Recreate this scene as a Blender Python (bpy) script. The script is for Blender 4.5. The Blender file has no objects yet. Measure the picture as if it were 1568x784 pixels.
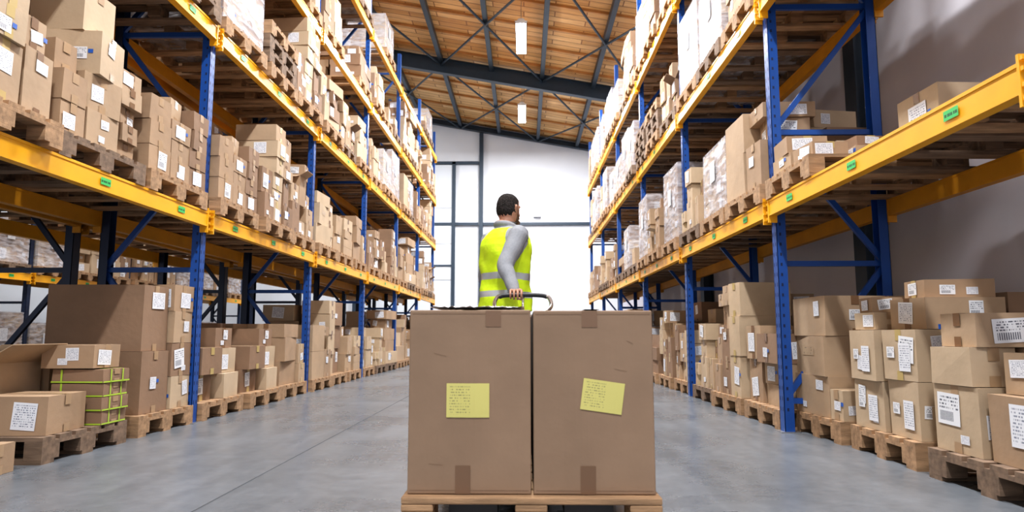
import bpy, math, random
from mathutils import Vector, Matrix
rnd = random.Random(7)
S = bpy.context.scene
COL = S.collection

# ------------------------------------------------------------------ materials
def newmat(name):
    m = bpy.data.materials.new(name); m.use_nodes = True
    nt = m.node_tree
    return m, nt, nt.nodes["Principled BSDF"]

def mat(name, col, rough=0.6, metal=0.0, var=0.0, scale=6.0, bump=0.0, bscale=40.0, stretch=(1,1,1), spec=None):
    m, nt, b = newmat(name)
    b.inputs["Base Color"].default_value = (*col, 1)
    b.inputs["Roughness"].default_value = rough
    b.inputs["Metallic"].default_value = metal
    if spec is not None: b.inputs["Specular IOR Level"].default_value = spec
    tc = nt.nodes.new("ShaderNodeTexCoord")
    mp = nt.nodes.new("ShaderNodeMapping"); mp.inputs["Scale"].default_value = stretch
    nt.links.new(tc.outputs["Object"], mp.inputs["Vector"])
    if var > 0:
        n = nt.nodes.new("ShaderNodeTexNoise"); n.inputs["Scale"].default_value = scale
        n.inputs["Detail"].default_value = 5
        nt.links.new(mp.outputs[0], n.inputs["Vector"])
        r = nt.nodes.new("ShaderNodeValToRGB")
        r.color_ramp.elements[0].position = .3; r.color_ramp.elements[1].position = .7
        r.color_ramp.elements[0].color = (*[max(0, c*(1-var)) for c in col], 1)
        r.color_ramp.elements[1].color = (*[min(1, c*(1+var)) for c in col], 1)
        nt.links.new(n.outputs["Fac"], r.inputs["Fac"])
        nt.links.new(r.outputs["Color"], b.inputs["Base Color"])
    if bump > 0:
        n2 = nt.nodes.new("ShaderNodeTexNoise"); n2.inputs["Scale"].default_value = bscale
        n2.inputs["Detail"].default_value = 4
        nt.links.new(mp.outputs[0], n2.inputs["Vector"])
        bp = nt.nodes.new("ShaderNodeBump"); bp.inputs["Strength"].default_value = bump
        bp.inputs["Distance"].default_value = .02
        nt.links.new(n2.outputs["Fac"], bp.inputs["Height"])
        nt.links.new(bp.outputs[0], b.inputs["Normal"])
    return m

def mth(nt, op, a, b=None):
    n = nt.nodes.new("ShaderNodeMath"); n.operation = op
    for i, v in enumerate((a, b)):
        if v is None: continue
        if isinstance(v, (int, float)): n.inputs[i].default_value = v
        else: nt.links.new(v, n.inputs[i])
    return n.outputs[0]

def label_mat(name, bg, ink, rows=9, dens=.47, block=False, maxu=.93, fu=22, rowfill=.5):
    m, nt, b = newmat(name)
    b.inputs["Roughness"].default_value = .45
    tc = nt.nodes.new("ShaderNodeTexCoord")
    sp = nt.nodes.new("ShaderNodeSeparateXYZ"); nt.links.new(tc.outputs["UV"], sp.inputs[0])
    u, v = sp.outputs[0], sp.outputs[1]
    vr = mth(nt, 'MULTIPLY', v, rows)
    row = mth(nt, 'GREATER_THAN', mth(nt, 'FRACT', vr), rowfill)
    cb = nt.nodes.new("ShaderNodeCombineXYZ")
    nt.links.new(mth(nt, 'MULTIPLY', u, fu), cb.inputs[0])
    nt.links.new(mth(nt, 'MULTIPLY', mth(nt, 'FLOOR', vr), 3.7), cb.inputs[1])
    ns = nt.nodes.new("ShaderNodeTexNoise"); ns.inputs["Scale"].default_value = 1; ns.inputs["Detail"].default_value = 2
    nt.links.new(cb.outputs[0], ns.inputs["Vector"])
    t = mth(nt, 'MULTIPLY', row, mth(nt, 'GREATER_THAN', ns.outputs["Fac"], dens))
    for f in (mth(nt, 'GREATER_THAN', u, .07), mth(nt, 'LESS_THAN', u, maxu), mth(nt, 'GREATER_THAN', v, .08), mth(nt, 'LESS_THAN', v, .93)):
        t = mth(nt, 'MULTIPLY', t, f)
    if block:  # bar code block
        bars = mth(nt, 'GREATER_THAN', mth(nt, 'FRACT', mth(nt, 'MULTIPLY', u, 17)), .45)
        inb = mth(nt, 'MULTIPLY', mth(nt, 'LESS_THAN', v, .42), mth(nt, 'GREATER_THAN', v, .12))
        inb = mth(nt, 'MULTIPLY', inb, mth(nt, 'MULTIPLY', mth(nt, 'GREATER_THAN', u, .1), mth(nt, 'LESS_THAN', u, .7)))
        t = mth(nt, 'MAXIMUM', mth(nt, 'MULTIPLY', t, mth(nt, 'GREATER_THAN', v, .45)), mth(nt, 'MULTIPLY', inb, bars))
    mx = nt.nodes.new("ShaderNodeMix"); mx.data_type = 'RGBA'
    nt.links.new(t, mx.inputs[0]); mx.inputs[6].default_value = (*bg, 1); mx.inputs[7].default_value = (*ink, 1)
    nt.links.new(mx.outputs[2], b.inputs["Base Color"])
    return m

CARD = [mat("cardboard_tan", (.37, .25, .155), .8, var=.14, scale=3, bump=.08, bscale=25),
        mat("cardboard_pale", (.50, .38, .255), .8, var=.12, scale=3, bump=.08, bscale=25),
        mat("cardboard_brown", (.27, .17, .105), .8, var=.14, scale=3, bump=.08, bscale=25),
        mat("cardboard_kraft", (.43, .305, .195), .8, var=.12, scale=3, bump=.08, bscale=25)]
CARDBIG = mat("cardboard_big_box", (.272, .182, .118), .75, var=.12, scale=2.5, bump=.2, bscale=7)
CARDIN = mat("cardboard_inside", (.24, .15, .085), .9, var=.1)
TAPE = mat("packing_tape", (.40, .27, .16), .3)
TAPED = mat("packing_tape_brown", (.20, .11, .055), .25)
TAPEY = mat("packing_tape_yellow", (.48, .36, .15), .3)
LAB = label_mat("shipping_label_white", (.78, .79, .81), (.12, .13, .16), 9, .5, True)
LAB2 = label_mat("shipping_label_list", (.76, .77, .80), (.25, .27, .33), 12, .5)
LABY = label_mat("yellow_note_label", (.60, .55, .18), (.30, .28, .11), 12, .50, False, .55, 34, .6)
PRINTG = label_mat("printed_marks_green", (.46, .345, .225), (.10, .26, .15), 3, .58, fu=9)
PRINTK = label_mat("printed_marks_black", (.45, .33, .215), (.14, .10, .08), 3, .60, fu=12)
STRAP = mat("green_strap", (.42, .60, .06), .4)
BLUES = mat("blue_sticker", (.03, .12, .45), .4)
WOODP = mat("pallet_wood", (.36, .225, .125), .85, var=.35, scale=5, stretch=(1, 6, 6), bump=.2)
WOODP2 = mat("pallet_wood_grey", (.20, .135, .09), .85, var=.35, scale=5, stretch=(1, 6, 6), bump=.2)
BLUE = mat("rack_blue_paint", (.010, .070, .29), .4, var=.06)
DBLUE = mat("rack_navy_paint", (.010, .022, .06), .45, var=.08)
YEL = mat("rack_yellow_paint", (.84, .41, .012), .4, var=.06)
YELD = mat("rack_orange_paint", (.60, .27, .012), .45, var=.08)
HOLE = mat("upright_slot_dark", (.004, .014, .06), .6)
GREEN = label_mat("green_location_tag", (.05, .50, .12), (.0, .08, .02), 1.6, .45, fu=10)
STEEL = mat("galvanised_steel", (.45, .46, .48), .35, .9)
CHROME = mat("handle_chrome", (.6, .6, .62), .18, 1)
BLACKR = mat("black_rubber", (.02, .02, .022), .5)
TRUCKR = mat("pallet_truck_paint", (.05, .05, .055), .4)
STEELB = mat("roof_steel_slate_paint", (.03, .05, .075), .45, var=.08)
WALLM = mat("wall_white_panel", (.72, .75, .79), .6, var=.03, scale=1.0)
WALLR = mat("wall_right_plaster", (.60, .58, .62), .75, var=.10, scale=.7)
DOORM = mat("door_panel_white", (.66, .70, .74), .5)
WHITE = mat("lamp_housing_white", (.8, .8, .8), .4)
PLAST = mat("clear_film", (.75, .76, .80), .12, bump=.5, bscale=18)

def wrap_material():
    m, nt, b = newmat("stretch_wrap")
    b.inputs["Base Color"].default_value = (.70, .70, .75, 1); b.inputs["Roughness"].default_value = .22
    n = nt.nodes.new("ShaderNodeTexNoise"); n.inputs["Scale"].default_value = 6; n.inputs["Detail"].default_value = 6
    tc = nt.nodes.new("ShaderNodeTexCoord"); mp = nt.nodes.new("ShaderNodeMapping"); mp.inputs["Scale"].default_value = (1, 1, 3)
    nt.links.new(tc.outputs["Object"], mp.inputs[0]); nt.links.new(mp.outputs[0], n.inputs["Vector"])
    bp = nt.nodes.new("ShaderNodeBump"); bp.inputs["Strength"].default_value = .8; bp.inputs["Distance"].default_value = .03
    nt.links.new(n.outputs["Fac"], bp.inputs["Height"]); nt.links.new(bp.outputs[0], b.inputs["Normal"])
    r = nt.nodes.new("ShaderNodeMapRange"); r.inputs[1].default_value = .35; r.inputs[2].default_value = .65
    r.inputs[3].default_value = .20; r.inputs[4].default_value = .62
    nt.links.new(n.outputs["Fac"], r.inputs[0])
    nt.links.new(r.outputs[0], b.inputs["Alpha"])
    return m
WRAP = wrap_material()

def emis(name, col, s):
    m, nt, b = newmat(name)
    b.inputs["Emission Color"].default_value = (*col, 1); b.inputs["Emission Strength"].default_value = s
    return m
TUBE = emis("lamp_tube_lit", (.93, .96, 1), 24)

def floor_mat():
    m, nt, b = newmat("concrete_floor")
    tc = nt.nodes.new("ShaderNodeTexCoord")
    n1 = nt.nodes.new("ShaderNodeTexNoise"); n1.inputs["Scale"].default_value = .8; n1.inputs["Detail"].default_value = 8; n1.inputs["Roughness"].default_value = .65
    n2 = nt.nodes.new("ShaderNodeTexNoise"); n2.inputs["Scale"].default_value = 14; n2.inputs["Detail"].default_value = 8; n2.inputs["Roughness"].default_value = .7
    n3 = nt.nodes.new("ShaderNodeTexNoise"); n3.inputs["Scale"].default_value = 2.2; n3.inputs["Detail"].default_value = 8
    mp = nt.nodes.new("ShaderNodeMapping"); mp.inputs["Scale"].default_value = (4, .35, 1)
    nt.links.new(tc.outputs["Object"], mp.inputs[0])
    for n in (n1, n2): nt.links.new(tc.outputs["Object"], n.inputs["Vector"])
    nt.links.new(mp.outputs[0], n3.inputs["Vector"])
    s = mth(nt, 'ADD', mth(nt, 'ADD', mth(nt, 'MULTIPLY', n1.outputs["Fac"], .42), mth(nt, 'MULTIPLY', n2.outputs["Fac"], .33)), mth(nt, 'MULTIPLY', n3.outputs["Fac"], .25))
    r = nt.nodes.new("ShaderNodeValToRGB")
    r.color_ramp.elements[0].position = .36; r.color_ramp.elements[1].position = .64
    r.color_ramp.elements[0].color = (.088, .099, .11, 1); r.color_ramp.elements[1].color = (.175, .188, .205, 1)
    nt.links.new(s, r.inputs[0]); nt.links.new(r.outputs[0], b.inputs["Base Color"])
    rr = nt.nodes.new("ShaderNodeMapRange"); rr.inputs[1].default_value = .3; rr.inputs[2].default_value = .7; rr.inputs[3].default_value = .22; rr.inputs[4].default_value = .36
    nt.links.new(n1.outputs["Fac"], rr.inputs[0]); nt.links.new(rr.outputs[0], b.inputs["Roughness"])
    bp = nt.nodes.new("ShaderNodeBump"); bp.inputs["Strength"].default_value = .10; bp.inputs["Distance"].default_value = .01
    nt.links.new(n2.outputs["Fac"], bp.inputs["Height"]); nt.links.new(bp.outputs[0], b.inputs["Normal"])
    return m
FLOORM = floor_mat()
JOINT = mat("floor_joint_dark", (.05, .055, .06), .8)

def ceil_mat():
    m, nt, b = newmat("timber_boards")
    b.inputs["Roughness"].default_value = .6
    tc = nt.nodes.new("ShaderNodeTexCoord")
    br = nt.nodes.new("ShaderNodeTexBrick")
    br.inputs["Scale"].default_value = 1; br.inputs["Brick Width"].default_value = 1.4; br.inputs["Row Height"].default_value = .24
    br.inputs["Mortar Size"].default_value = .012
    br.inputs["Color1"].default_value = (.66, .36, .12, 1); br.inputs["Color2"].default_value = (.95, .64, .30, 1)
    br.inputs["Mortar"].default_value = (.30, .13, .045, 1)
    nt.links.new(tc.outputs["Object"], br.inputs["Vector"])
    n = nt.nodes.new("ShaderNodeTexNoise"); n.inputs["Scale"].default_value = 4; n.inputs["Detail"].default_value = 6
    mp2 = nt.nodes.new("ShaderNodeMapping"); mp2.inputs["Scale"].default_value = (.5, 5, 1)
    nt.links.new(tc.outputs["Object"], mp2.inputs[0]); nt.links.new(mp2.outputs[0], n.inputs["Vector"])
    mx = nt.nodes.new("ShaderNodeMix"); mx.data_type = 'RGBA'; mx.blend_type = 'MULTIPLY'; mx.inputs[0].default_value = .45
    r = nt.nodes.new("ShaderNodeValToRGB"); r.color_ramp.elements[0].position = .35; r.color_ramp.elements[1].position = .65
    r.color_ramp.elements[0].color = (.55, .45, .4, 1); r.color_ramp.elements[1].color = (1, 1, 1, 1)
    nt.links.new(n.outputs["Fac"], r.inputs[0])
    nt.links.new(br.outputs["Color"], mx.inputs[6]); nt.links.new(r.outputs[0], mx.inputs[7])
    nt.links.new(mx.outputs[2], b.inputs["Base Color"])
    return m
CEILM = ceil_mat()
JOIST = mat("timber_joist", (.55, .28, .10), .6, var=.2, scale=3)

# ------------------------------------------------------------------ mesh builder
class MB:
    def __init__(s): s.v = []; s.f = []; s.m = []; s.uv = []; s.ml = []
    def mi(s, m):
        if m not in s.ml: s.ml.append(m)
        return s.ml.index(m)
    def face(s, pts, m, uv=None):
        b = len(s.v); s.v += [tuple(p) for p in pts]
        s.f.append(tuple(range(b, b+len(pts)))); s.m.append(s.mi(m))
        s.uv.append(uv or [(0, 0), (1, 0), (1, 1), (0, 1)][:len(pts)] if len(pts) <= 4 else [(0, 0)]*len(pts))
    def hexa(s, p, m):  # p: 8 points, bottom ccw then top ccw
        b = len(s.v); s.v += [tuple(q) for q in p]; k = s.mi(m)
        for f in ((3, 2, 1, 0), (4, 5, 6, 7), (0, 1, 5, 4), (1, 2, 6, 5), (2, 3, 7, 6), (3, 0, 4, 7)):
            s.f.append(tuple(b+i for i in f)); s.m.append(k); s.uv.append([(0, 0), (1, 0), (1, 1), (0, 1)])
    def box(s, x0, x1, y0, y1, z0, z1, m):
        s.hexa([(x0, y0, z0), (x1, y0, z0), (x1, y1, z0), (x0, y1, z0), (x0, y0, z1), (x1, y0, z1), (x1, y1, z1), (x0, y1, z1)], m)
    def beam(s, a, b, w, h, m, up=(0, 0, 1)):
        a = Vector(a); b = Vector(b); d = (b-a).normalized(); u = Vector(up)
        if abs(d.dot(u)) > .98: u = Vector((0, 1, 0))
        r = d.cross(u).normalized()*w/2; t = r.cross(d).normalized()*h/2
        s.hexa([a-r-t, a+r-t, b+r-t, b-r-t, a-r+t, a+r+t, b+r+t, b-r+t], m)
    def ring_loft(s, rings, m):
        b = len(s.v); n = len(rings[0]); k = s.mi(m)
        for r in rings: s.v += [tuple(p) for p in r]
        for i in range(len(rings)-1):
            for j in range(n):
                s.f.append((b+i*n+j, b+i*n+(j+1) % n, b+(i+1)*n+(j+1) % n, b+(i+1)*n+j)); s.m.append(k); s.uv.append([(0, 0)]*4)
        s.f.append(tuple(b+j for j in reversed(range(n)))); s.m.append(k); s.uv.append([(0, 0)]*n)
        e = b+(len(rings)-1)*n
        s.f.append(tuple(e+j for j in range(n))); s.m.append(k); s.uv.append([(0, 0)]*n)
    def tube(s, pts, rad, m, n=14, round_ends=True):
        pts = [Vector(p) for p in pts]
        if not isinstance(rad, (list, tuple)): rad = [rad]*len(pts)
        rad = list(rad)
        if round_ends:
            d0 = (pts[0]-pts[1]).normalized(); d1 = (pts[-1]-pts[-2]).normalized()
            r0, r1 = rad[0], rad[-1]
            pts = [pts[0]+d0*r0*.9, pts[0]+d0*r0*.6]+pts+[pts[-1]+d1*r1*.6, pts[-1]+d1*r1*.9]
            rad = [r0*.35, r0*.8]+rad+[r1*.8, r1*.35]
        rings = []; ref = None
        for i, p in enumerate(pts):
            d = (pts[min(i+1, len(pts)-1)]-pts[max(i-1, 0)]).normalized()
            if ref is None:
                ref = Vector((0, 0, 1)) if abs(d.z) < .9 else Vector((1, 0, 0))
            a = (ref-d*ref.dot(d)).normalized(); c = d.cross(a); ref = a
            rings.append([p+(a*math.cos(2*math.pi*j/n)+c*math.sin(2*math.pi*j/n))*rad[i] for j in range(n)])
        s.ring_loft(rings, m)
    def mesh(s, name):
        me = bpy.data.meshes.new(name); me.from_pydata(s.v, [], s.f)
        for m in s.ml: me.materials.append(m)
        me.polygons.foreach_set("material_index", s.m)
        uvl = me.uv_layers.new(name="UVMap")
        flat = [c for fu in s.uv for p in fu for c in p]
        uvl.data.foreach_set("uv", flat)
        me.update(); return me

def obj(name, me, loc=(0, 0, 0), rz=0, parent=None, smooth=False):
    if isinstance(me, MB): me = me.mesh(name)
    o = bpy.data.objects.new(name, me); COL.objects.link(o)
    o.location = loc; o.rotation_euler[2] = rz
    if parent: o.parent = parent
    if smooth:
        for p in o.data.polygons: p.use_smooth = True
    return o

def bez(pts, n=8):
    """catmull-rom resample"""
    pts = [Vector(p) for p in pts]; out = []
    for i in range(len(pts)-1):
        p0 = pts[max(i-1, 0)]; p1 = pts[i]; p2 = pts[i+1]; p3 = pts[min(i+2, len(pts)-1)]
        for k in range(n):
            t = k/n
            out.append(.5*((2*p1)+(p2-p0)*t+(2*p0-5*p1+4*p2-p3)*t*t+(3*p1-p0-3*p2+p3)*t**3))
    out.append(pts[-1]); return out

# ------------------------------------------------------------------ cardboard box
def cbox(mb, cx, cy, cz, sx, sy, sz, rot=0, m=None, r=rnd, tape=TAPE, labels=True, open_top=False, green=False, extra=None, jit=.004, lp=.5):
    m = m or r.choice(CARD); c, s = math.cos(rot), math.sin(rot)
    P = lambda x, y, z: (cx+x*c-y*s, cy+x*s+y*c, cz+z)
    j = lambda: r.uniform(-jit, jit)
    hx, hy = sx/2, sy/2
    pts = [P(-hx, -hy, 0), P(hx, -hy, 0), P(hx, hy, 0), P(-hx, hy, 0)]+[P(a+j(), b+j(), sz+j()*.4) for a, b in ((-hx, -hy), (hx, -hy), (hx, hy), (-hx, hy))]
    def sq(side, u0, u1, v0, v1, off, mm, ro=0):
        uc, vc = (u0+u1)/2, (v0+v1)/2; cr, sr = math.cos(ro), math.sin(ro)
        out = []
        for u, v in ((u0, v0), (u1, v0), (u1, v1), (u0, v1)):
            du, dv = u-uc, v-vc; u, v = uc+du*cr-dv*sr, vc+du*sr+dv*cr
            if side == 'y-': out.append(P(u, -hy-off, v))
            elif side == 'y+': out.append(P(-u, hy+off, v))
            elif side == 'x+': out.append(P(hx+off, u, v))
            else: out.append(P(-hx-off, -u, v))
        mb.face(out, mm)
    if open_top:
        b = pts
        for f in ((3, 2, 1, 0), (0, 1, 5, 4), (1, 2, 6, 5), (2, 3, 7, 6), (3, 0, 4, 7)): mb.face([b[i] for i in f], m)
        t = .006; q = [P(a, b_, z) for z in (t, sz-.001) for a, b_ in ((-hx+t, -hy+t), (hx-t, -hy+t), (hx-t, hy-t), (-hx+t, hy-t))]
        for f in ((0, 1, 2, 3), (4, 5, 1, 0), (5, 6, 2, 1), (6, 7, 3, 2), (7, 4, 0, 3)): mb.face([q[i] for i in f], CARDIN)
        L = min(sx, sy)*.45
        for k, (dx, dy, tilt) in enumerate(((0, -1, -.35), (1, 0, .55), (0, 1, .5), (-1, 0, .2))):
            a = (4+k); b2 = 4+(k+1) % 4
            A = Vector(pts[a]); B = Vector(pts[b2])
            o = Vector((dx*c-dy*s, dx*s+dy*c, 0))*L*math.cos(tilt)+Vector((0, 0, math.sin(tilt)*L))
            e = (B-A)*.04
            th = Vector((0, 0, .005))
            mb.hexa([A, B, B+o-e, A+o+e, A+th, B+th, B+o-e+th, A+o+e+th], m)
    else:
        mb.hexa(pts, m)
        o = .0015; tw = .027
        if tape:
            if sx >= sy:
                mb.face([P(-hx, -tw, sz+o), P(hx, -tw, sz+o), P(hx, tw, sz+o), P(-hx, tw, sz+o)], tape)
                for sd in ('x+', 'x-'):
                    sq(sd, -tw, tw, sz-min(.06, sz*.4), sz+.001, .003, tape); sq(sd, -tw, tw, 0, min(.05, sz*.3), .003, tape)
            else:
                mb.face([P(-tw, -hy, sz+o), P(tw, -hy, sz+o), P(tw, hy, sz+o), P(-tw, hy, sz+o)], tape)
                for sd in ('y+', 'y-'):
                    sq(sd, -tw, tw, sz-min(.06, sz*.4), sz+.001, .003, tape); sq(sd, -tw, tw, 0, min(.05, sz*.3), .003, tape)
    if green:
        for yy in (-hy*.45, hy*.45):
            sq('x+', yy-.006, yy+.006, 0, sz, .004, STRAP); sq('x-', yy-.006, yy+.006, 0, sz, .004, STRAP)
            mb.face([P(-hx-.004, yy-.006, sz+.004), P(hx+.004, yy-.006, sz+.004), P(hx+.004, yy+.006, sz+.004), P(-hx-.004, yy+.006, sz+.004)], STRAP)
        for sd, w in (('y-', hx), ('y+', hx), ('x-', hy), ('x+', hy)):
            sq(sd, -w, w, sz*.02, sz*.13, .004, STRAP)
            if sd[0] == 'y':
                for xx in (-hx*.6,): sq(sd, xx-.006, xx+.006, 0, sz, .005, STRAP)
    if labels:
        for sd, w in (('x+', sy), ('x-', sy), ('y-', sx), ('y+', sx)):
            q = r.random()
            if q < lp:
                lw = min(w*.5, r.choice((.08, .10, .13, .17))); lh = min(sz*.7, lw*r.uniform(.6, 1.35))
                u = r.uniform(-(w-lw)/2*.8, (w-lw)/2*.8); v = r.uniform(sz*.12+lh/2, max(sz*.9-lh/2, sz*.13+lh/2))
                sq(sd, u-lw/2, u+lw/2, v-lh/2, v+lh/2, .004, r.choice((LAB, LAB2, LAB2)), r.gauss(0, .05))
                if r.random() < .2: sq(sd, u+lw*.55, u+lw*.55+.03, v, v+.025, .004, BLUES)
                if r.random() < .25: sq(sd, -u-.03, -u+.03, sz*.15, sz*.15+.04, .0035, LAB2)
            elif q < lp+.1 and sz > .2 and m in (CARD[1], CARD[3]):
                lw = w*.4; lh = sz*.22
                sq(sd, -lw/2-.02, lw/2-.02, sz*.5, sz*.5+lh, .0025, PRINTK)
    if extra: extra(sq, hx, hy, sz)

# ------------------------------------------------------------------ pallets
def pallet(mb, cx, cy, z, L, W, m=WOODP, along='x', h=.144):
    """L = board direction length. along = axis the deck boards run"""
    def bx(a0, a1, b0, b1, z0, z1, mm=m):
        if along == 'x': mb.box(cx+a0, cx+a1, cy+b0, cy+b1, z+z0, z+z1, mm)
        else: mb.box(cx+b0, cx+b1, cy+a0, cy+a1, z+z0, z+z1, mm)
    hl, hw = L/2, W/2
    n = max(5, int(W/.13)); bw = W/n*.78
    for i in range(n):
        b = -hw+(W-bw)*i/(n-1); bx(-hl, hl, b, b+bw, h-.022, h)
    for a in (-hl, -.05, hl-.1):
        bx(a, a+.1, -hw, hw, h-.044, h-.0225)
        for b in (-hw, -.07, hw-.14): bx(a, a+.1, b, b+.14, .022, h-.0445)
    for b in (-hw, -.05, hw-.1): bx(-hl, hl, b, b+.1, 0, .0215)

# pallet load variants (local: origin under pallet centre, x=depth into rack, y=along rack)
def make_load(kind, seed):
    r = random.Random(seed); mb = MB()
    D, W = 1.0, .84
    wm = r.choice((WOODP, WOODP, WOODP2))
    if kind == 'empties':
        for k in range(r.choice((3, 4, 5))): pallet(mb, r.uniform(-.02, .02), r.uniform(-.02, .02), .1445*k, D, W, r.choice((WOODP, WOODP2)))
        return mb.mesh("pallet_stack")
    pallet(mb, 0, 0, 0, D, W, wm)
    H = dict(low=.30, mid=.62, tall=.94, wrap=.92)[kind]
    z0 = .1445
    if kind == 'wrap':
        nx, ny = 2, 2
        hh = r.uniform(.65, 1)*H; nz = r.choice((3, 4))
        for i in range(nx):
            for jn in range(ny):
                for k in range(nz):
                    cbox(mb, (-.5+(i+.5)/nx)*.90, (-.5+(jn+.5)/ny)*.78, z0+hh/nz*k, .90/nx-.006, .78/ny-.006, hh/nz-.004, 0, r.choice(CARD), r)
        g = .46; w = .40
        lo = [(-g, -w, .09), (g, -w, .09), (g, w, .09), (-g, w, .09)]
        hi = [(a*.985, b*.985, z0+hh+.012) for a, b, _ in lo]
        mb.hexa(lo+hi, WRAP)
        for sd in (1, -1):
            x = sd*(g+.006)
            mb.face([(x, -.1*sd, z0+hh*.5), (x, .06*sd, z0+hh*.5), (x*.995, .06*sd, z0+hh*.5+.2), (x*.995, -.1*sd, z0+hh*.5+.2)], LAB2)
        return mb.mesh("pallet_load_wrap")
    # loose stacks: columns of mixed cartons, uneven tops, odd cartons laid across the top
    for i in range(2):
        rows = r.choice(([.5, .5], [.34, .33, .33], [.42, .58], [.36, .64], [.6, .4], [1.0], [.28, .44, .28]))
        y = -W/2+.01
        fac = [r.uniform(.5, 1.1) for _ in rows]; fac[r.randrange(len(rows))] = 1.0
        for fr, fc in zip(rows, fac):
            sy = (W-.02)*fr; top = H*fc
            z = z0; base = r.choice((.15, .18, .22, .26, .31, .36)); mm = r.choice(CARD)
            tp = r.choice((TAPE, TAPE, TAPED, TAPEY))
            if kind == 'low' and r.random() < .3: y += sy; continue
            cw = r.uniform(.80, .99); cl = r.uniform(.84, .985)
            while z < z0+top-.08:
                new = r.random() < .35
                if new: base = r.choice((.12, .17, .22, .28, .34)); mm = r.choice(CARD); cw = r.uniform(.7, .99); cl = r.uniform(.78, .985)
                hz = min(base*r.uniform(.97, 1.03), z0+H*1.08-z)
                if hz < .07: break
                last = z+hz >= z0+top-.08
                sxx = .485*cw; syy = sy*cl
                if last and r.random() < .3: sxx *= .75; syy *= .8; hz = min(hz, .18)
                maxrot = min(.16, (sy-syy)/max(sxx, .1)*1.2)
                cbox(mb, (-.245 if i == 0 else .245)+r.uniform(-1, 1)*(.485-sxx)*.4, y+sy/2+r.uniform(-1, 1)*(sy-syy)*.25, z, sxx, syy, hz-.002,
                     r.uniform(-1, 1)*maxrot, mm, r, tape=tp, open_top=(last and r.random() < .12 and z+hz < z0+H*.9), lp=.46)
                z += hz
            y += sy
    return mb.mesh("pallet_load_"+kind)
VAR = {k: [make_load(k, 311+i+31*n) for i in range(9 if k not in ('wrap', 'empties') else 5)] for n, k in enumerate(('low', 'mid', 'tall', 'wrap', 'empties'))}
def place_load(kind, x, y, z, r=rnd):
    me = r.choice(VAR[kind])
    nm = {"wrap": "wrapped_boxes_on_pallet", "empties": "pallet_stack"}.get(kind, "boxes_on_pallet")
    obj(nm, me, (x+r.uniform(-.03, .03), y+r.uniform(-.02, .02), z), (0 if r.random() < .5 else math.pi)+r.gauss(0, .015))

# ------------------------------------------------------------------ racks
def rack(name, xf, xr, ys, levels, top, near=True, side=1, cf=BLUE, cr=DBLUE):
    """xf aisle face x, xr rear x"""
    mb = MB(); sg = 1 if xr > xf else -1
    for yi, y in enumerate(ys):
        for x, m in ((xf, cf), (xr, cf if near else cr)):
            xi = x+(.035*sg if x == xf else -.035*sg)
            mb.box(min(x, x+sg*.004 if x == xf else x-sg*.004), max(x, x+sg*.004 if x == xf else x-sg*.004), y-.045, y+.045, .006, top, m)
            lo, hi = min(x, x+(.07*sg if x == xf else -.07*sg)), max(x, x+(.07*sg if x == xf else -.07*sg))
            mb.box(lo, hi, y-.045, y-.041, .006, top, m); mb.box(lo, hi, y+.041, y+.045, .006, top, m)
            mb.box(xi-.07, xi+.07, y-.07, y+.07, 0, .006, STEEL)
            if x == xf and y < 12:
                z = .15
                while z < top-.1:
                    xo = x-sg*.0012
                    for dy in (-.022, .022):
                        mb.face([(xo, y+dy-.006, z), (xo, y+dy+.006, z), (xo, y+dy+.005, z+.028), (xo, y+dy-.005, z+.028)], HOLE)
                    mb.face([(x+sg*.02, y-.0465, z), (x+sg*.034, y-.0465, z), (x+sg*.034, y-.0465, z+.022), (x+sg*.02, y-.0465, z+.022)], HOLE)
                    z += .075
        z = .22; k = 0
        mb.beam((xf+sg*.04, y, z), (xr-sg*.04, y, z), .03, .04, cf)
        while z+1.0 < top:
            a, b = (xf+sg*.04, xr-sg*.04) if k % 2 == 0 else (xr-sg*.04, xf+sg*.04)
            mb.beam((a, y, z+.03), (b, y, z+.97), .03, .04, cf)
            z += 1.0; k += 1
            mb.beam((xf+sg*.04, y, z), (xr-sg*.04, y, z), .03, .04, cf)
    for y0, y1 in zip(ys[:-1], ys[1:]):
        for li, z in enumerate(levels):
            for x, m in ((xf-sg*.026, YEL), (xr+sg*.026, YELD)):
                mb.box(x-.025, x+.025, y0+.05, y1-.05, z-.06, z+.06, m)
                mb.box(x-.029, x+.029, y0+.05, y1-.05, z+.045, z+.0605, m); mb.box(x-.029, x+.029, y0+.05, y1-.05, z-.0605, z-.045, m)
                mb.box(x-.032, x+.032, y0+.046, y0+.06, z-.11, z+.09, m); mb.box(x-.032, x+.032, y1-.06, y1-.046, z-.11, z+.09, m)
                for q in (-.08, -.03, .03, .07):
                    for yy in (y0+.025, y1-.035): mb.box(x-.034, x+.034, yy, yy+.012, z+q-.008, z+q+.008, m)
            xo = xf-sg*.056
            for fr in (.17, .5, .83):
                yc = y0+(y1-y0)*fr; w = .05
                mb.face([(xo, yc-w*sg*-1, z-.022), (xo, yc+w*sg*-1, z-.022), (xo, yc+w*sg*-1, z+.022), (xo, yc-w*sg*-1, z+.022)], GREEN)
    return obj(name, mb)

YL = [2.63]+[5.43+2.8*k for k in range(6)]
YR = [2.36]+[5.03+2.8*k for k in range(6)]
LVL = [1.63, 3.21, 4.51, 5.81]; LVR = [1.63, 3.22, 4.70]
XLF, XLR = -2.626, -3.45
XRF, XRR = 1.866, 2.69
rack("pallet_rack", XLF, XLR, YL, LVL, 6.65, near=False)
rack("pallet_rack", XRF, XRR, YR, LVR, 6.2, near=True)
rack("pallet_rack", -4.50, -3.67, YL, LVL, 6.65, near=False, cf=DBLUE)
rack("pallet_rack", -8.2, -9.05, YL, LVL, 6.65, near=False, cf=DBLUE)

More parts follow.
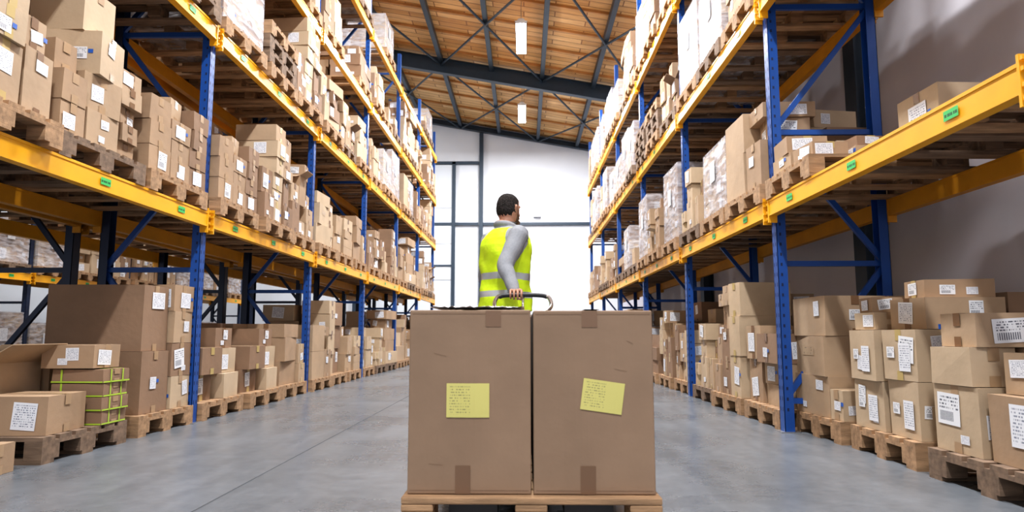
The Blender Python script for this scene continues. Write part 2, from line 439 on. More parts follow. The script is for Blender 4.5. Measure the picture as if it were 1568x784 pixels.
def bay_centres(y0, y1): return [y0+(y1-y0)*f for f in (.178, .5, .822)]
# left rack loads
for b in range(6):
    cs = bay_centres(YL[b], YL[b+1])
    for ci, y in enumerate(cs):
        if b > 0:
            place_load(rnd.choice(('mid', 'mid', 'tall')) if b > 1 else 'mid', -3.10, y, 0.001)
        k1 = ['tall', 'tall', 'mid'][ci] if b == 0 else rnd.choice(('mid', 'mid', 'tall', 'mid'))
        place_load(k1, -3.04, y, LVL[0]+.062)
        if b == 0: place_load(('low', 'mid', 'empties')[ci], -3.04, y, LVL[1]+.062)
        elif rnd.random() < .95: place_load(rnd.choice(('mid', 'tall', 'wrap', 'mid', 'empties')), -3.04, y, LVL[1]+.062)
        if rnd.random() < .85: place_load(rnd.choice(('mid', 'tall', 'wrap', 'low')), -3.04, y, LVL[2]+.062)
        if rnd.random() < .5 and b > 1: place_load(rnd.choice(('mid', 'wrap', 'low')), -3.04, y, LVL[3]+.062)
        place_load(rnd.choice(('mid', 'tall', 'wrap')), -4.09, y, LVL[0]+.062)
        if b > 2 or (b == 1 and ci > 0): place_load(rnd.choice(('low', 'mid')), -4.09, y, 0.001)
        if rnd.random() < .7: place_load(rnd.choice(('mid', 'low', 'empties')), -4.09, y, LVL[1]+.062)
        place_load('wrap', -8.62, y, 0.001); place_load(rnd.choice(('wrap', 'tall')), -8.62, y, LVL[0]+.062)
        if rnd.random() < .7: place_load('wrap', -8.62, y, LVL[1]+.062)
# right rack loads
for b in range(6):
    cs = bay_centres(YR[b], YR[b+1])
    for ci, y in enumerate(cs):
        if b > 0: place_load(rnd.choice(('mid', 'tall', 'mid')) if b > 1 else ('mid', 'tall', 'mid')[ci], 2.38, y, 0.001)
        if b > 0: place_load(('mid', 'wrap', 'mid')[ci] if b == 1 else rnd.choice(('mid', 'mid', 'wrap', 'low')), 2.28, y, LVR[0]+.062)
        if b == 0:
            if ci > 0: place_load('low' if ci == 1 else 'empties', 2.28, y, LVR[1]+.062)
        else: place_load(rnd.choice(('mid', 'tall', 'wrap', 'wrap', 'empties')), 2.28, y, LVR[1]+.062)
        if b > 0: place_load(rnd.choice(('wrap', 'tall', 'wrap')), 2.28, y, LVR[2]+.062)

# ------------------------------------------------------------------ individually placed floor goods
def wpallet(cx, cy, z, L, W, m=WOODP, along='x', h=.144, rz=0):
    mb = MB(); pallet(mb, 0, 0, 0, L, W, m, along, h); return obj("wooden_pallet", mb, (cx, cy, z), rz)
def cb(x0, x1, y0, y1, z0, z1, m=None, rot=0, seed=1, lp=.75, **kw):
    r = random.Random(seed); mb = MB()
    cbox(mb, 0, 0, 0, x1-x0, y1-y0, z1-z0-.0015, 0, m or r.choice(CARD), r, lp=lp, **kw)
    o = obj("cardboard_box", mb, ((x0+x1)/2, (y0+y1)/2, z0), rot)
    return o
T = .1455
# left near pallet
wpallet(-3.10, 4.08, 0, 1.0, .78, WOODP2)
cb(-3.0, -2.64, 3.74, 4.10, T, .36, CARD[0], .06, 3)
cb(-3.52, -3.06, 3.80, 4.28, T, .53, CARD[3], -.05, 5, open_top=True)
for i in range(4): cb(-2.92, -2.60+.01*(i % 2), 4.18, 4.44, T+i*.085, T+i*.085+.083, CARD[2], .03*(-1)**i, 20+i, green=True, labels=False)
cb(-2.98, -2.66, 4.16, 4.44, T+.345, T+.49, CARD[0], .03, 8)
cb(-3.5, -3.02, 4.30, 4.45, T, .50, CARD[0], 0, 9)
# left second pallet
wpallet(-3.12, 5.02, 0, 1.0, .76)
cb(-3.12, -2.66, 4.70, 5.06, T, .58, CARD[2], 0, 11)
cb(-3.58, -3.14, 4.70, 5.06, T, .58, CARD[0], 0, 12)
cb(-3.36, -2.68, 4.71, 5.05, .581, 1.05, CARD[2], .01, 13)
zz = T
for i, h in enumerate((.24, .25, .24, .20)):
    cb(-3.02, -2.65, 5.085, 5.37, zz, zz+h, CARD[(i+1) % 4], .015*(-1)**i, 30+i); zz += h
cb(-3.5, -3.05, 5.10, 5.36, T, .62, CARD[0], 0, 36); cb(-3.45, -3.08, 5.12, 5.34, .621, .95, CARD[2], 0.03, 37)
cb(-2.95, -2.62, 3.28, 3.52, 0.001, .15, CARD[0], 0.1, 41)
# right near pallets
wpallet(2.50, 4.80, 0, 1.0, .72, WOODP, 'x', .144, .02); wpallet(2.52, 3.96, 0, 1.0, .74, WOODP, 'x', .144, -.03); wpallet(2.50, 3.05, 0, 1.0, .86, WOODP2)
for i in range(3):
    cb(2.02, 2.44, 4.62, 5.12, T+i*.272, T+(i+1)*.272, CARD[3], (.04, -.03, .02)[i], 50+i, tape=TAPED)
    cb(2.47, 2.9, 4.62, 5.12, T+i*.272, T+(i+1)*.272, CARD[0], 0, 55+i)
cb(2.03, 2.21, 4.45, 4.60, T, .34, CARD[1], .08, 58); cb(2.25, 2.47, 4.45, 4.60, T, .33, CARD[1], 0, 59)
gm = lambda sq, hx, hy, sz: (sq('y-', -.08, .04, .06, .18, .005, PRINTG), sq('x-', .0, .10, .05, .20, .0055, LAB2), sq('x-', -.11, -.04, .12, .18, .0055, LAB))
cb(2.05, 2.36, 3.97, 4.30, T, .43, CARD[1], .02, 60, extra=gm)
cb(2.03, 2.35, 3.97, 4.30, .431, .725, CARD[1], -.05, 61, extra=gm)
cb(2.40, 2.86, 3.70, 4.30, T, .48, CARD[0], 0, 62); cb(2.40, 2.84, 3.70, 4.28, .481, .725, CARD[3], 0, 63)
cb(2.06, 2.34, 3.62, 3.92, T, .45, CARD[1], -.03, 64, tape=TAPEY, extra=gm)
cb(2.05, 2.35, 3.63, 3.93, .451, .726, CARD[1], .05, 65, tape=TAPEY, extra=gm)
cb(2.14, 2.58, 3.68, 4.0, .728, .90, CARD[3], .05, 66, tape=TAPED); cb(2.06, 2.26, 4.06, 4.26, .728, .83, CARD[1], .1, 67)
cb(2.08, 2.25, 4.07, 4.25, .831, .92, CARD[0], -.08, 68)
cb(2.20, 2.56, 3.72, 3.96, .901, 1.0, CARD[0], -.10, 69, tape=TAPEY)
cb(2.62, 3.0, 3.72, 4.1, .728, .93, CARD[2], 0, 70)
# nearest right pallet
cb(2.04, 2.40, 3.14, 3.46, T, .46, CARD[1], .03, 71); cb(2.03, 2.24, 3.16, 3.45, .461, .64, CARD[1], .04, 72)
cb(2.255, 2.46, 3.15, 3.42, .461, .56, CARD[3], -.02, 73); cb(2.27, 2.50, 3.14, 3.40, .561, .64, CARD[0], .06, 74)
cb(2.07, 2.52, 3.14, 3.42, .641, .80, CARD[3], -.04, 75, tape=TAPED)
cb(2.05, 2.44, 2.68, 3.08, T, .44, CARD[0], -.04, 76, tape=TAPED); cb(2.12, 2.42, 2.74, 3.06, .441, .62, CARD[3], .06, 77, tape=TAPED)
cb(2.48, 2.96, 2.66, 3.10, T, .52, CARD[0], 0, 78); cb(2.50, 2.92, 2.7, 3.10, .521, .74, CARD[2], .0, 79)
cb(2.53, 2.98, 3.14, 3.44, T, .60, CARD[0], 0, 81); cb(2.56, 2.95, 3.14, 3.42, .601, .80, CARD[0], .03, 80)
# goods on first right shelf
zb = LVR[0]+.062
wpallet(2.30, 4.60, zb, 1.0, .78, WOODP); wpallet(2.60, 3.76, zb, 1.0, .80, WOODP2, 'x', .144, .03); wpallet(2.62, 2.92, zb, 1.0, .78, WOODP)
zs = zb+.1455
cb(1.86, 2.16, 4.66, 4.96, zs, zs+.13, CARD[3], .04, 90, tape=TAPEY); cb(1.86, 2.14, 4.67, 4.95, zs+.131, zs+.25, CARD[0], -.05, 91, tape=TAPEY)
cb(1.86, 2.10, 4.32, 4.58, zs, zs+.11, CARD[0], .08, 92, tape=TAPEY); cb(2.16, 2.38, 4.34, 4.60, zs, zs+.09, CARD[3], 0, 93)
cb(2.17, 2.36, 4.36, 4.56, zs+.091, zs+.16, CARD[2], .1, 98, tape=TAPEY)
cb(2.2, 2.6, 4.68, 4.96, zs, zs+.22, CARD[1], 0, 94); cb(2.44, 2.76, 4.32, 4.62, zs, zs+.20, CARD[1], .05, 97)
cb(2.34, 2.90, 3.76, 4.14, zs, zs+.29, CARD[1], .04, 95, tape=TAPED)

# ------------------------------------------------------------------ foreground load on pallet truck
truck = bpy.data.objects.new("pallet_truck", None); COL.objects.link(truck)
PX, PY0, PY1 = .020, 2.165, 3.365; PZ = .053
mb = MB(); pallet(mb, 0, 0, 0, .81, 1.2, WOODP, 'x', .144)
o = obj("wooden_pallet", mb, (PX, (PY0+PY1)/2, PZ))
bv = o.modifiers.new("b", 'BEVEL'); bv.width = .004; bv.segments = 2
TAPED2 = mat("packing_tape_kraft", (.19, .112, .066), .35)
CREASE = mat("cardboard_crease", (.17, .105, .065), .85)

def big_box(x0, x1, y0, y1, z0, z1, lab=None, seed=0):
    r = random.Random(seed); mb = MB()
    sx, sy, sz = x1-x0, y1-y0, z1-z0; hx, hy = sx/2, sy/2
    N = 20
    def bulge(a, b):
        e = math.sin(math.pi*a)*math.sin(math.pi*b)
        return .007*e+.0022*e*math.sin(7*a+seed)*math.sin(5*b+2*seed)+.0012*e*math.sin(17*a+seed*3+4*b)
    k = mb.mi(CARDBIG)
    def grid(fn):
        b = len(mb.v)
        for i in range(N+1):
            for j in range(N+1): mb.v.append(tuple(fn(i/N, j/N)))
        for i in range(N):
            for j in range(N):
                a = b+i*(N+1)+j; mb.f.append((a, a+N+1, a+N+2, a+1)); mb.m.append(k); mb.uv.append([(0, 0)]*4)
    grid(lambda a, b: (-hx+sx*a, -hy-bulge(a, b), sz*b)); grid(lambda a, b: (hx-sx*a, hy+bulge(a, b), sz*b))
    grid(lambda a, b: (hx+bulge(a, b)*.4, -hy+sy*a, sz*b)); grid(lambda a, b: (-hx-bulge(a, b)*.4, hy-sy*a, sz*b))
    grid(lambda a, b: (-hx+sx*a, -hy+sy*b, sz+bulge(a, b)*.3)); grid(lambda a, b: (-hx+sx*a, hy-sy*b, 0))
    def patch(x, z, w, h, m, ro=0, off=.0012):
        n = 6; c, s = math.cos(ro), math.sin(ro); b = len(mb.v); km = mb.mi(m)
        for i in range(n+1):
            for j in range(n+1):
                u = (i/n-.5)*w; v = (j/n-.5)*h; X = x+u*c-v*s; Z = z+u*s+v*c
                mb.v.append((X, -hy-bulge(min(1, max(0, (X+hx)/sx)), min(1, max(0, Z/sz)))-off, Z))
        for i in range(n):
            for j in range(n):
                a = b+i*(n+1)+j; mb.f.append((a, a+n+1, a+n+2, a+1)); mb.m.append(km)
                mb.uv.append([(i/n, j/n), ((i+1)/n, j/n), ((i+1)/n, (j+1)/n), (i/n, (j+1)/n)])
    tp = TAPED2
    patch(.075 if seed == 1 else -.01, sz-.028, .05, .052, tp, 0, .0016); patch(-.02, .045, .048, .088, tp, 0, .0016)
    patch(0, sz-.012, sx*.96, .0015, CREASE, 0, .0012); patch(0, .012, sx*.96, .0015, CREASE, 0, .0012)
    for q in range(3): patch(r.uniform(-.13, .13), r.uniform(.08, sz-.08), r.uniform(.02, .05), .0011, CREASE, r.uniform(-.5, .5), .0014)
    mb.face([(-.025, -hy, sz+.004), (.025, -hy, sz+.004), (.025, hy, sz+.004), (-.025, hy, sz+.004)], tp)
    if lab: patch(lab[0], lab[1], lab[2], lab[3], LABY, lab[4], .0026)
    o = obj("cardboard_box", mb, ((x0+x1)/2, (y0+y1)/2, z0), smooth=False)
    w = o.modifiers.new("weld", 'WELD'); w.merge_threshold = .0003
    bv = o.modifiers.new("b", 'BEVEL'); bv.width = .004; bv.segments = 2; bv.angle_limit = .9
    return o
z0 = PZ+.1455; z1 = .778
big_box(-.372, .020, 2.20, 2.76, z0, z1, (-.005, .292, .137, .107, 0.0), 1)
big_box(.028, .412, 2.20, 2.76, z0, z1-.002, (.028, .305, .132, .098, -.14), 2)
big_box(-.372, .020, 2.77, 3.33, z0, z1, None, 3)
big_box(.028, .412, 2.77, 3.33, z0, z1, None, 4)
mb = MB(); N = 26; k = mb.mi(PLAST); r = random.Random(4)
hts = [[.0085+.007*abs(math.sin(i*1.3+j*.7))*r.uniform(.2, 1) for j in range(N+1)] for i in range(N+1)]
for i in range(N+1):
    for j in range(N+1): mb.v.append((-.31+.31*i/N, 2.22+.3*j/N, z1+hts[i][j]))
for i in range(N):
    for j in range(N):
        a = i*(N+1)+j; mb.f.append((a, a+N+1, a+N+2, a+1)); mb.m.append(k); mb.uv.append([(0, 0)]*4)
obj("plastic_film", mb)

# pallet truck parts
mb = MB()
for fx in (-.17, .21):
    mb.box(fx-.08, fx+.08, 2.30, 3.52, .108, .150, TRUCKR)
    mb.box(fx-.05, fx+.05, 2.36, 2.44, .03, .108, STEEL)
mb.box(-.25, .29, 3.42, 3.56, .108, .34, TRUCKR)
obj("fork_frame", mb, parent=truck)
mb = MB()
for fx in (-.17, .21): mb.tube([(fx-.04, 2.4, .04), (fx+.04, 2.4, .04)], .04, BLACKR, 20, False)
for fx in (-.06, .10): mb.tube([(fx-.025, 3.66, .09), (fx+.025, 3.66, .09)], .09, BLACKR, 28, False)
mb.tube([(-.09, 3.66, .09), (.13, 3.66, .09)], .018, STEEL, 12, False)
obj("wheels", mb, parent=truck)
mb = MB()
mb.tube([(.02, 3.66, .10), (.02, 3.66, .45)], .055, TRUCKR, 20, False)
mb.tube([(.02, 3.60, .30), (.02, 3.60, .50)], .03, CHROME, 16, False)
obj("hydraulic_pump", mb, parent=truck, smooth=False)
HB = Vector((-.058, 4.60, .965))
mb = MB()
mb.tube([(.02, 3.68, .40), (-.005, 4.30, .80)], .022, BLACKR, 14)
pts = bez([(-.005, 4.30, .80), (-.12, 4.38, .83), (-.195, 4.48, .88), (-.185, 4.57, .945), (-.13, 4.60, .963), (-.0, 4.60, .966), (.11, 4.60, .963), (.165, 4.57, .945), (.175, 4.48, .88), (.11, 4.38, .83), (-.005, 4.30, .80)], 6)
mb.tube(pts, .0135, CHROME, 12)
mb.tube(bez([(-.165, 4.585, .953), (-.13, 4.60, .963), (0, 4.60, .966), (.11, 4.60, .963), (.15, 4.585, .953)], 6), .0155, BLACKR, 14)
mb.tube([(-.01, 4.42, .88), (-.01, 4.595, .958)], .008, CHROME, 10)
obj("tiller_handle", mb, parent=truck, smooth=True)

# ------------------------------------------------------------------ the warehouse worker
SWEAT = mat("grey_knit_sweater", (.27, .28, .30), .9, var=.07, scale=60, bump=.10, bscale=70)
VEST = mat("hi_vis_vest_yellow", (.64, .86, .02), .6, var=.08, scale=8, bump=.45, bscale=11)
REFL = mat("reflective_tape", (.50, .53, .55), .3, .3)
SKIN = mat("skin", (.45, .235, .155), .5, var=.05, scale=30)
HAIR = mat("dark_short_hair", (.032, .027, .025), .9, var=.6, scale=90, bump=.6, bscale=130, spec=.15)
BEARD = mat("beard_stubble", (.15, .085, .06), .8, var=.35, scale=150)
JEANS = mat("dark_trousers", (.02, .03, .06), .8, var=.15, scale=30)
SHOE = mat("work_boots", (.03, .02, .015), .6)
EYEW = mat("eye_white", (.8, .8, .78), .2); EYEK = mat("eye_iris", (.05, .03, .02), .2)
man = bpy.data.objects.new("warehouse_worker", None); COL.objects.link(man)
a = math.radians(50); F = Vector((math.sin(a), math.cos(a), 0)); R = Vector((math.cos(a), -math.sin(a), 0)); U = Vector((0, 0, 1))
C0 = Vector((-.145, 5.06, 0))
def bp(rr, ff, h): return C0+R*rr+F*ff+U*h
mb = MB(); X = SWEAT
def ell(c, w, d, h, fold=0):
    out = []
    for j in range(56):
        t = 2*math.pi*j/56; ct, st = math.cos(t), math.sin(t); e = .85
        k = 1+fold*(math.sin(5*t+h*11)*.5+math.sin(9*t-h*17)*.35+.35*math.sin(3*t+h*38))
        out.append(c+R*(math.copysign(abs(ct)**e, ct)*w*k)+F*(math.copysign(abs(st)**e, st)*d*k)+U*h)
    return out
rings = []
prof = ((.865, .195, .152, 0), (.87, .218, .176, 0), (.92, .216, .174, 0), (.99, .205, .165, 0), (1.06, .196, .157, 0), (1.14, .200, .158, .003), (1.22, .212, .162, .006),
        (1.30, .222, .162, .006), (1.36, .225, .155, .004), (1.41, .218, .140, .002), (1.445, .19, .120, .001), (1.475, .145, .10, .004), (1.50, .095, .08, .010), (1.52, .07, .07, .013))
for i in range(len(prof)-1):
    for k in range(3 if i else 1):
        t = k/3; p = [prof[i][q]*(1-t)+prof[i+1][q]*t for q in range(4)]
        rings.append(ell(C0+F*p[3], p[1], p[2], p[0], .055))
rings.append(ell(C0+F*.013, .07, .07, 1.52, 0))
mb.ring_loft(rings, X)
mb.ring_loft([ell(C0, w, d, h) for h, w, d in ((.74, .10, .09), (.78, .165, .12), (.86, .178, .128), (.93, .175, .125))], X)
for t in range(16):
    t0, t1 = 2*math.pi*t/16, 2*math.pi*(t+1)/16
    q = lambda t: bp(math.cos(t)*.072, .010+math.sin(t)*.072, 1.507-.022*math.sin(t))
    mb.tube([q(t0), q(t1)], .026, X, 10)
mb.tube([bp(0, .005, 1.46), bp(0, .015, 1.54), bp(0, .028, 1.60)], [.062, .060, .059], X, 20)
SHR, ELR, WRR = bp(.180, -.015, 1.425), Vector((-.135, 4.79, 1.185)), Vector((-.070, 4.675, .998))
SHL, ELL_, WRL = bp(-.185, 0, 1.42), bp(-.235, -.0, 1.13), bp(-.215, .12, .90)
for s_, e_, w_ in ((SHR, ELR, WRR), (SHL, ELL_, WRL)):
    pts = bez([s_, s_.lerp(e_, .5), e_, e_.lerp(w_, .5), w_], 7)
    n = len(pts); rr = []
    for i in range(n):
        t = i/(n-1); rr.append((.076*(1-t)+.041*t)+.0012*math.sin(i*1.1)+.003*math.exp(-((t-.55)/.12)**2))
    mb.tube(pts, rr, X, 20)
    d_ = (w_-e_).normalized(); mb.tube([w_-d_*.02, w_+d_*.008], [.036, .034], X, 18, False)
HR, KR, AR = bp(.095, 0, .84), bp(.10, .02, .47), bp(.10, -.22, .13)
HL, KL, AL = bp(-.095, 0, .84), bp(-.10, .19, .48), bp(-.10, .26, .10)
for h_, k_, a_ in ((HR, KR, AR), (HL, KL, AL)):
    mb.tube(bez([h_, k_, a_], 5), [.098, .094, .09, .084, .078, .070, .066, .062, .056, .051, .047], X, 18)
mb.tube([AR+F*-.03+U*-.03, AR+F*.06+U*-.06, AR+F*.17+U*-.088], [.045, .045, .036], X, 16)
mb.tube([AL+F*-.05+U*-.052, AL+F*.07+U*-.055, AL+F*.18+U*-.062], [.044, .044, .036], X, 16)
ha = math.radians(44); HF = Vector((math.sin(ha), math.cos(ha), 0)); HR_ = Vector((math.cos(ha), -math.sin(ha), 0))
HCc = Vector((-.122, 5.083, 1.640))
def hp(rr, ff, h): return HCc+HR_*rr+HF*ff+U*h
rings = []
NR = 40; hr = random.Random(3)
for i in range(NR+1):
    ph = -math.pi/2+math.pi*(i+.35)/(NR+.7); z = math.sin(ph); k = math.cos(ph)
    kk = k**.82 if z > 0 else k
    w = .078*kk; d = .098*kk; fo = 0
    if z < -.1:
        t = (-z-.1)/.9; w *= 1+.10*t; d *= 1-.02*t; fo = .020*t
    ring = []
    for j in range(44):
        t = 2*math.pi*j/44; x = math.cos(t)*w; y = math.sin(t)*d
        if y > 0 and abs(z) < .35: y *= .95
        hv = 0
        if y < .035 and z > -.42: hv = min(1, (.035-y)/.03)*min(1, (z+.42)/.15)
        if z > .42: hv = max(hv, min(1, (z-.42)/.12))
        top = max(0, (z-.1))
        g = 1+hv*(.015+.07*top+hr.uniform(0, .05))
        ring.append(hp(x*g, (y+fo)*g, z*.118*(1+hv*hr.uniform(.05, .10))))
    rings.append(ring)
mb.ring_loft(rings, X)
mb.tube([hp(0, .088, .018), hp(0, .103, -.012), hp(0, .111, -.028)], [.009, .012, .014], X, 12)
mb.tube([hp(-.014, .096, -.032), hp(.014, .096, -.032)], .010, X, 10)
mb.tube([hp(-.035, .086, .03), hp(0, .090, .024), hp(.035, .086, .03)], .010, X, 10)
mb.tube([hp(-.02, .095, -.058), hp(0, .101, -.058), hp(.02, .095, -.058)], .008, X, 10)
mb.tube([hp(-.02, .083, -.092), hp(.02, .083, -.092)], .020, X, 12)
for sgn in (-1, 1):
    mb.tube(bez([hp(sgn*.078, .010, -.030), hp(sgn*.088, -.004, -.012), hp(sgn*.097, -.014, .010), hp(sgn*.092, -.006, .026), hp(sgn*.082, .008, .018)], 3), .0085, X, 8)
    mb.tube([hp(sgn*.076, .004, -.02), hp(sgn*.084, .0, .012)], .012, X, 10)
tmp = obj("tmp", mb)
md = tmp.modifiers.new("r", 'REMESH'); md.mode = 'VOXEL'; md.voxel_size = .005
sm = tmp.modifiers.new("s", 'SMOOTH'); sm.factor = .5; sm.iterations = 2
me = bpy.data.meshes.new_from_object(tmp.evaluated_get(bpy.context.evaluated_depsgraph_get())); me.name = "worker_body"
bpy.data.objects.remove(tmp)
me.materials.clear()
for m in (SWEAT, VEST, REFL, SKIN, HAIR, BEARD, JEANS, SHOE): me.materials.append(m)
def sd(p, a_, b_, r0, r1):
    d = b_-a_; t = max(0, min(1, (p-a_).dot(d)/d.length_squared)); return (p-a_-d*t).length-(r0+(r1-r0)*t)
for p in me.polygons:
    c = p.center; z = c.z; k = 0
    arm = min(sd(c, SHR, ELR, .076, .058), sd(c, ELR, WRR, .058, .041), sd(c, SHL, ELL_, .076, .058), sd(c, ELL_, WRL, .058, .041))
    q = c-C0; rr, ff = q.dot(R), q.dot(F)
    tor = 1.0
    if .85 < z < 1.52:
        w, d = (.212, .16) if z < 1.38 else (.212-(z-1.38)*.95, .15-(z-1.38)*.45)
        w = max(w, .05); tor = (math.sqrt((rr/w)**2+(ff/d)**2)-1)*.13
    l = c-HCc; hx, hf, hz = l.dot(HR_), l.dot(HF), l.z
    jg = .005*math.sin(hx*260)+.004*math.sin(hf*310+1)
    if z < .12: k = 7
    elif z < .866: k = 6
    elif z > 1.545 or (hf > .05 and z > 1.50 and l.length < .15):
        k = 3
        line = .006 if hz < -.01 else .030
        low = -.052 if hf < -.03 else -.030
        if hz > .066+jg or (hf < line+jg and hz > low+jg) or (hz > .035 and hf < .045+jg): k = 4
        if abs(hx) > .0865 and -.028 < hf < .03 and -.045 < hz < .037: k = 3
        if abs(hx) > .077 and .0 < hf < .03 and -.045 < hz < .03: k = 3
        if hz < -.036+jg and hf > .022 and not (hf > .085 and hz > -.045): k = 5
        if .022 < hf < .038 and hz < .0 and hz > -.07 and abs(hx) > .05: k = 5
    elif tor < arm and z < 1.488:
        k = 1
        zz_ = z+.05*ff
        if 1.095 < zz_ < 1.145 or .965 < zz_ < 1.010: k = 2
    p.material_index = k; p.use_smooth = True
obj("body", me, parent=man)
mb = MB()
for sgn in (-1, 1):
    for rr_, m_, o_ in ((.0115, EYEW, .0), (.006, EYEK, .0075)):
        c = hp(sgn*.031, .0755+o_, .006); rings = []
        for i in range(9):
            ph = -math.pi/2+math.pi*(i+.3)/8.6
            rings.append([c+Vector((math.cos(t*math.pi/6)*math.cos(ph), math.sin(t*math.pi/6)*math.cos(ph), math.sin(ph)))*rr_ for t in range(12)])
        mb.ring_loft(rings, m_)
obj("eyes", mb, parent=man, smooth=True)

def hand(name, chains, palm):
    mb = MB()
    for pts, rad in palm: mb.tube(pts, rad, SKIN, 14)
    for pts, rad in chains: mb.tube(bez(pts, 3), [rad[0]+(rad[1]-rad[0])*i/((len(pts)-1)*3) for i in range((len(pts)-1)*3+1)], SKIN, 12)
    t = obj("tmp", mb); md = t.modifiers.new("r", 'REMESH'); md.mode = 'VOXEL'; md.voxel_size = .0024
    s_ = t.modifiers.new("s", 'SMOOTH'); s_.factor = .5; s_.iterations = 2
    me = bpy.data.meshes.new_from_object(t.evaluated_get(bpy.context.evaluated_depsgraph_get())); bpy.data.objects.remove(t)
    me.materials.clear(); me.materials.append(SKIN)
    obj(name, me, parent=man, smooth=True)
B = HB
V = lambda x, y, z: B+Vector((x, y, z))
pal = [([V(o_, .022, .028), V(o_*.75-.003, .075, .036)], [.013, .016]) for o_ in (-.033, -.011, .011, .033)]
pal += [([WRR, V(0, .07, .032)], [.027, .026])]
ch = []
for o_, s_, rr_ in ((.036, 1.0, .0092), (.012, 1.08, .0095), (-.012, 1.03, .0092), (-.035, .86, .0083)):
    ch.append(([V(o_*.9, .05, .034), V(o_, .022, .034), V(o_*1.05, -.008*s_, .0285), V(o_*1.05, -.028, .006), V(o_*1.04, -.022*s_, -.016*s_), V(o_, -.002, -.026*s_)], (rr_*1.1, rr_*.82)))
ch.append(([V(.02, .075, .018), V(.046, .048, .004), V(.048, .020, -.016), V(.036, -.001, -.0275), V(.026, -.012, -.026)], (.013, .009)))
hand("hand_right", ch, pal)
W = WRL; dd = (WRL-ELL_).normalized(); n_ = R
sdv = F
pal = [([W, W+dd*.09+sdv*o_], [.024, .013]) for o_ in (-.030, -.010, .010, .028)]
ch = []
for o_, L_, rr_ in ((.030, .070, .0088), (.010, .078, .009), (-.010, .073, .0088), (-.030, .058, .008)):
    b_ = W+dd*.085+sdv*o_
    ch.append(([b_-dd*.02, b_, b_+dd*L_*.42+n_*.008, b_+dd*L_*.72+n_*.026, b_+dd*L_*.80+n_*.046], (rr_*1.1, rr_*.8)))
ch.append(([W+dd*.03+sdv*.02, W+dd*.055+sdv*.045+n_*.012, W+dd*.085+sdv*.05+n_*.024, W+dd*.11+sdv*.045+n_*.030], (.013, .0085)))
hand("hand_left", ch, pal)

# ------------------------------------------------------------------ building shell
RZ = lambda x: 7.99-.181*x
mb = MB(); mb.box(-14, 3.6, -6, 24.3, -.2, 0, FLOORM)
for x in (-1.32,): mb.face([(x-.004, -6, .0008), (x+.004, -6, .0008), (x+.004, 24, .0008), (x-.004, 24, .0008)], JOINT)
for y in (1.2, 7.2, 13.2, 19.2): mb.face([(-14, y-.003, .0009), (3.3, y-.003, .0009), (3.3, y+.003, .0009), (-14, y+.003, .0009)], JOINT)
obj("floor", mb)
mb = MB(); mb.box(-14, 3.6, 24, 24.3, 0, 12, WALLM)
obj("wall_back", mb)
mb = MB(); mb.box(3.35, 3.6, -6, 24, 0, RZ(3.35)-.02, WALLR); obj("wall_right", mb)
mb = MB(); mb.box(-14.25, -14, -6, 24.3, 0, RZ(-14), WALLM); obj("wall_left", mb)
mb = MB()
x0, x1 = -14, 3.6
mb.hexa([(x0, -6, RZ(x0)), (x1, -6, RZ(x1)), (x1, 24.3, RZ(x1)), (x0, 24.3, RZ(x0)), (x0, -6, RZ(x0)+.15), (x1, -6, RZ(x1)+.15), (x1, 24.3, RZ(x1)+.15), (x0, 24.3, RZ(x0)+.15)], CEILM)
obj("ceiling", mb)
mb = MB(); y = -5.5
while y < 24:
    mb.beam((-14, y, RZ(-14)-.03), (3.34, y, RZ(3.34)-.03), .05, .06, JOIST); y += 1.15
obj("ceiling_joists", mb)
mb = MB()
RY = [0.3, 6.4, 12.1, 18.0, 23.85]
def ibeam(y, d):
    for dz, w, h in ((-.11, .18, .025), (-.11-d, .18, .025), (-.11-d/2, .02, d)):
        mb.beam((-14, y, RZ(-14)+dz), (3.34, y, RZ(3.34)+dz), w, h, STEELB)
for y in RY: ibeam(y, .40 if y < 23 else .16)
for i in range(-6, 3):
    x = -.9+1.4*i
    mb.beam((x, -6, RZ(x)-.15), (x, 23.95, RZ(x)-.15), .11, .17, STEELB)
for ya, yb in zip(RY[:-1], RY[1:]):
    for i in (-3, -1, 1):
        xa = -.9+1.4*i; xb = xa+2.8
        if xb > 3.3: xb = 3.3
        for p, q in ((xa, xb), (xb, xa)):
            mb.tube([(p, ya, RZ(p)-.28), (q, yb, RZ(q)-.28)], .028, STEELB, 8, False)
obj("roof_steelwork", mb)
for y in (6.4, 12.1, 18.0, .5):
    mb = MB()
    mb.box(3.17, 3.19, y-.11, y+.11, 0, RZ(3.2)-.15, STEELB); mb.box(3.33, 3.349, y-.11, y+.11, 0, RZ(3.3)-.15, STEELB); mb.box(3.19, 3.33, y-.01, y+.01, 0, RZ(3.3)-.15, STEELB)
    mb.box(3.13, 3.349, y-.15, y+.15, 0, .02, STEELB)
    obj("wall_column", mb)
mb = MB()
mb.box(-1.48, 3.35, 23.9, 23.999, 4.58, 4.68, STEELB)
mb.box(-1.62, -1.48, 23.86, 23.999, 0, RZ(-1.55)-.3, STEELB)
obj("trim_back_wall_steel", mb)
mb = MB()
mb.box(-6.0, -2.55, 23.93, 23.998, 0, 6.8, DOORM)
for z in (1.3, 2.6, 3.9, 5.2): mb.box(-6, -2.55, 23.925, 23.935, z, z+.03, STEEL)
mb.box(-2.6, -2.48, 23.88, 23.999, 0, 6.9, STEELB); mb.box(-6.1, -5.98, 23.88, 23.999, 0, 6.9, STEELB); mb.box(-6.1, -1.64, 23.88, 23.999, 6.82, 6.92, STEELB)
mb.box(-6, -1.64, 23.9, 23.93, 4.58, 4.68, STEELB); mb.box(-6, -2.6, 23.9, 23.93, 3.1, 3.16, STEELB)
obj("door_1", mb)
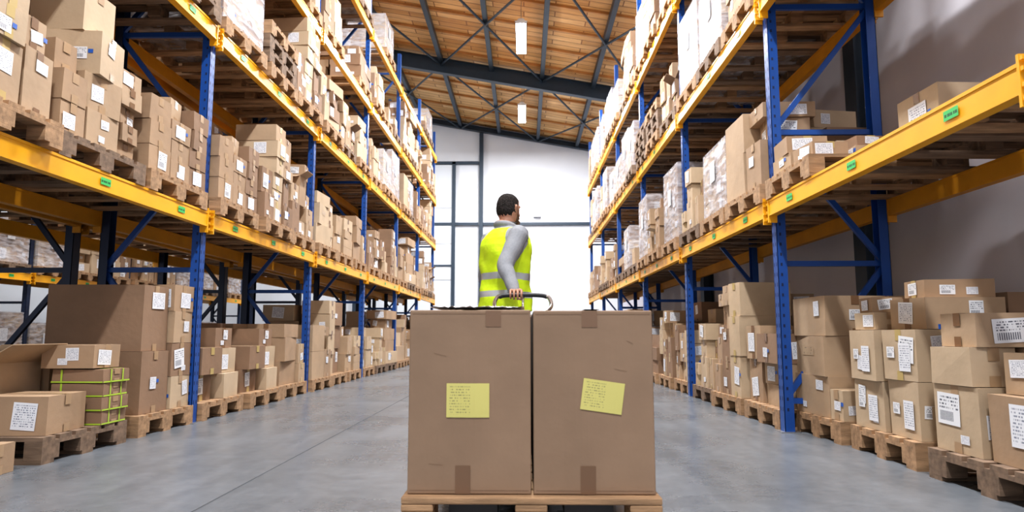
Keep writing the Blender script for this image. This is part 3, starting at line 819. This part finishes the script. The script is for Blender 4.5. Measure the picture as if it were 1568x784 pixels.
mb = MB(); mb.box(.33, .58, 23.86, 23.999, 4.88, 5.06, STEEL); mb.box(.36, .55, 23.85, 23.861, 4.91, 5.03, WHITE); obj("emergency_light", mb)

mb = MB()
x = -4.64
for i in range(46): mb.beam((x, 2.7+i*.06, .1), (x, 2.7+i*.06, 1.5), .004, .004, STEEL)
for i in range(24): mb.beam((x, 2.68, .1+i*.06), (x, 5.4, .1+i*.06), .004, .004, STEEL)
for y in (2.67, 5.38): mb.box(x-.015, x+.015, y-.015, y+.015, 0, 1.55, STEEL)
obj("wire_mesh_panel", mb)

# ------------------------------------------------------------------ lamps
def lamp(x, y, power):
    z = RZ(x)-.62
    mb = MB()
    mb.box(x-.13, x+.13, y-.78, y+.78, z, z+.05, WHITE)
    mb.hexa([(x-.13, y-.78, z), (x+.13, y-.78, z), (x+.13, y+.78, z), (x-.13, y+.78, z), (x-.05, y-.74, z+.12), (x+.05, y-.74, z+.12), (x+.05, y+.74, z+.12), (x-.05, y+.74, z+.12)], WHITE)
    mb.box(x-.11, x+.11, y-.75, y+.75, z-.04, z-.001, TUBE)
    for dy in (-.6, .6): mb.tube([(x, y+dy, z+.1), (x, y+dy, RZ(x)-.02)], .006, STEEL, 6, False)
    o = obj("ceiling_lamp", mb)
    L = bpy.data.lights.new("lamp_light", 'AREA'); L.shape = 'RECTANGLE'; L.size = .24; L.size_y = 1.5; L.energy = power; L.color = (.96, .97, 1)
    lo = bpy.data.objects.new("lamp_light", L); COL.objects.link(lo); lo.location = (x, y, z-.06); lo.parent = o
for y, p in ((-1.2, 520), (4.1, 460), (9.4, 540), (14.7, 560), (20.0, 560)): lamp(-.06, y, p)
for y in (4.1, 9.4, 14.7, 20.0): lamp(-6.4, y, 330)

w = bpy.data.worlds.new("World"); S.world = w; w.use_nodes = True
bg = w.node_tree.nodes["Background"]; bg.inputs[0].default_value = (.94, .95, 1, 1); bg.inputs[1].default_value = 1.12

# ------------------------------------------------------------------ camera
cam = bpy.data.cameras.new("camera"); co = bpy.data.objects.new("camera", cam); COL.objects.link(co)
cam.sensor_width = 36; cam.lens = 1035/1568*36; cam.clip_start = .05
cam.dof.use_dof = True; cam.dof.focus_distance = 4.2; cam.dof.aperture_fstop = 4.0
co.location = (0, 0, .70); co.rotation_euler = (math.radians(96.6), 0, math.radians(1.05))
S.camera = co
S.view_settings.view_transform = 'Standard'
try: S.view_settings.look = 'Medium High Contrast'
except Exception: pass
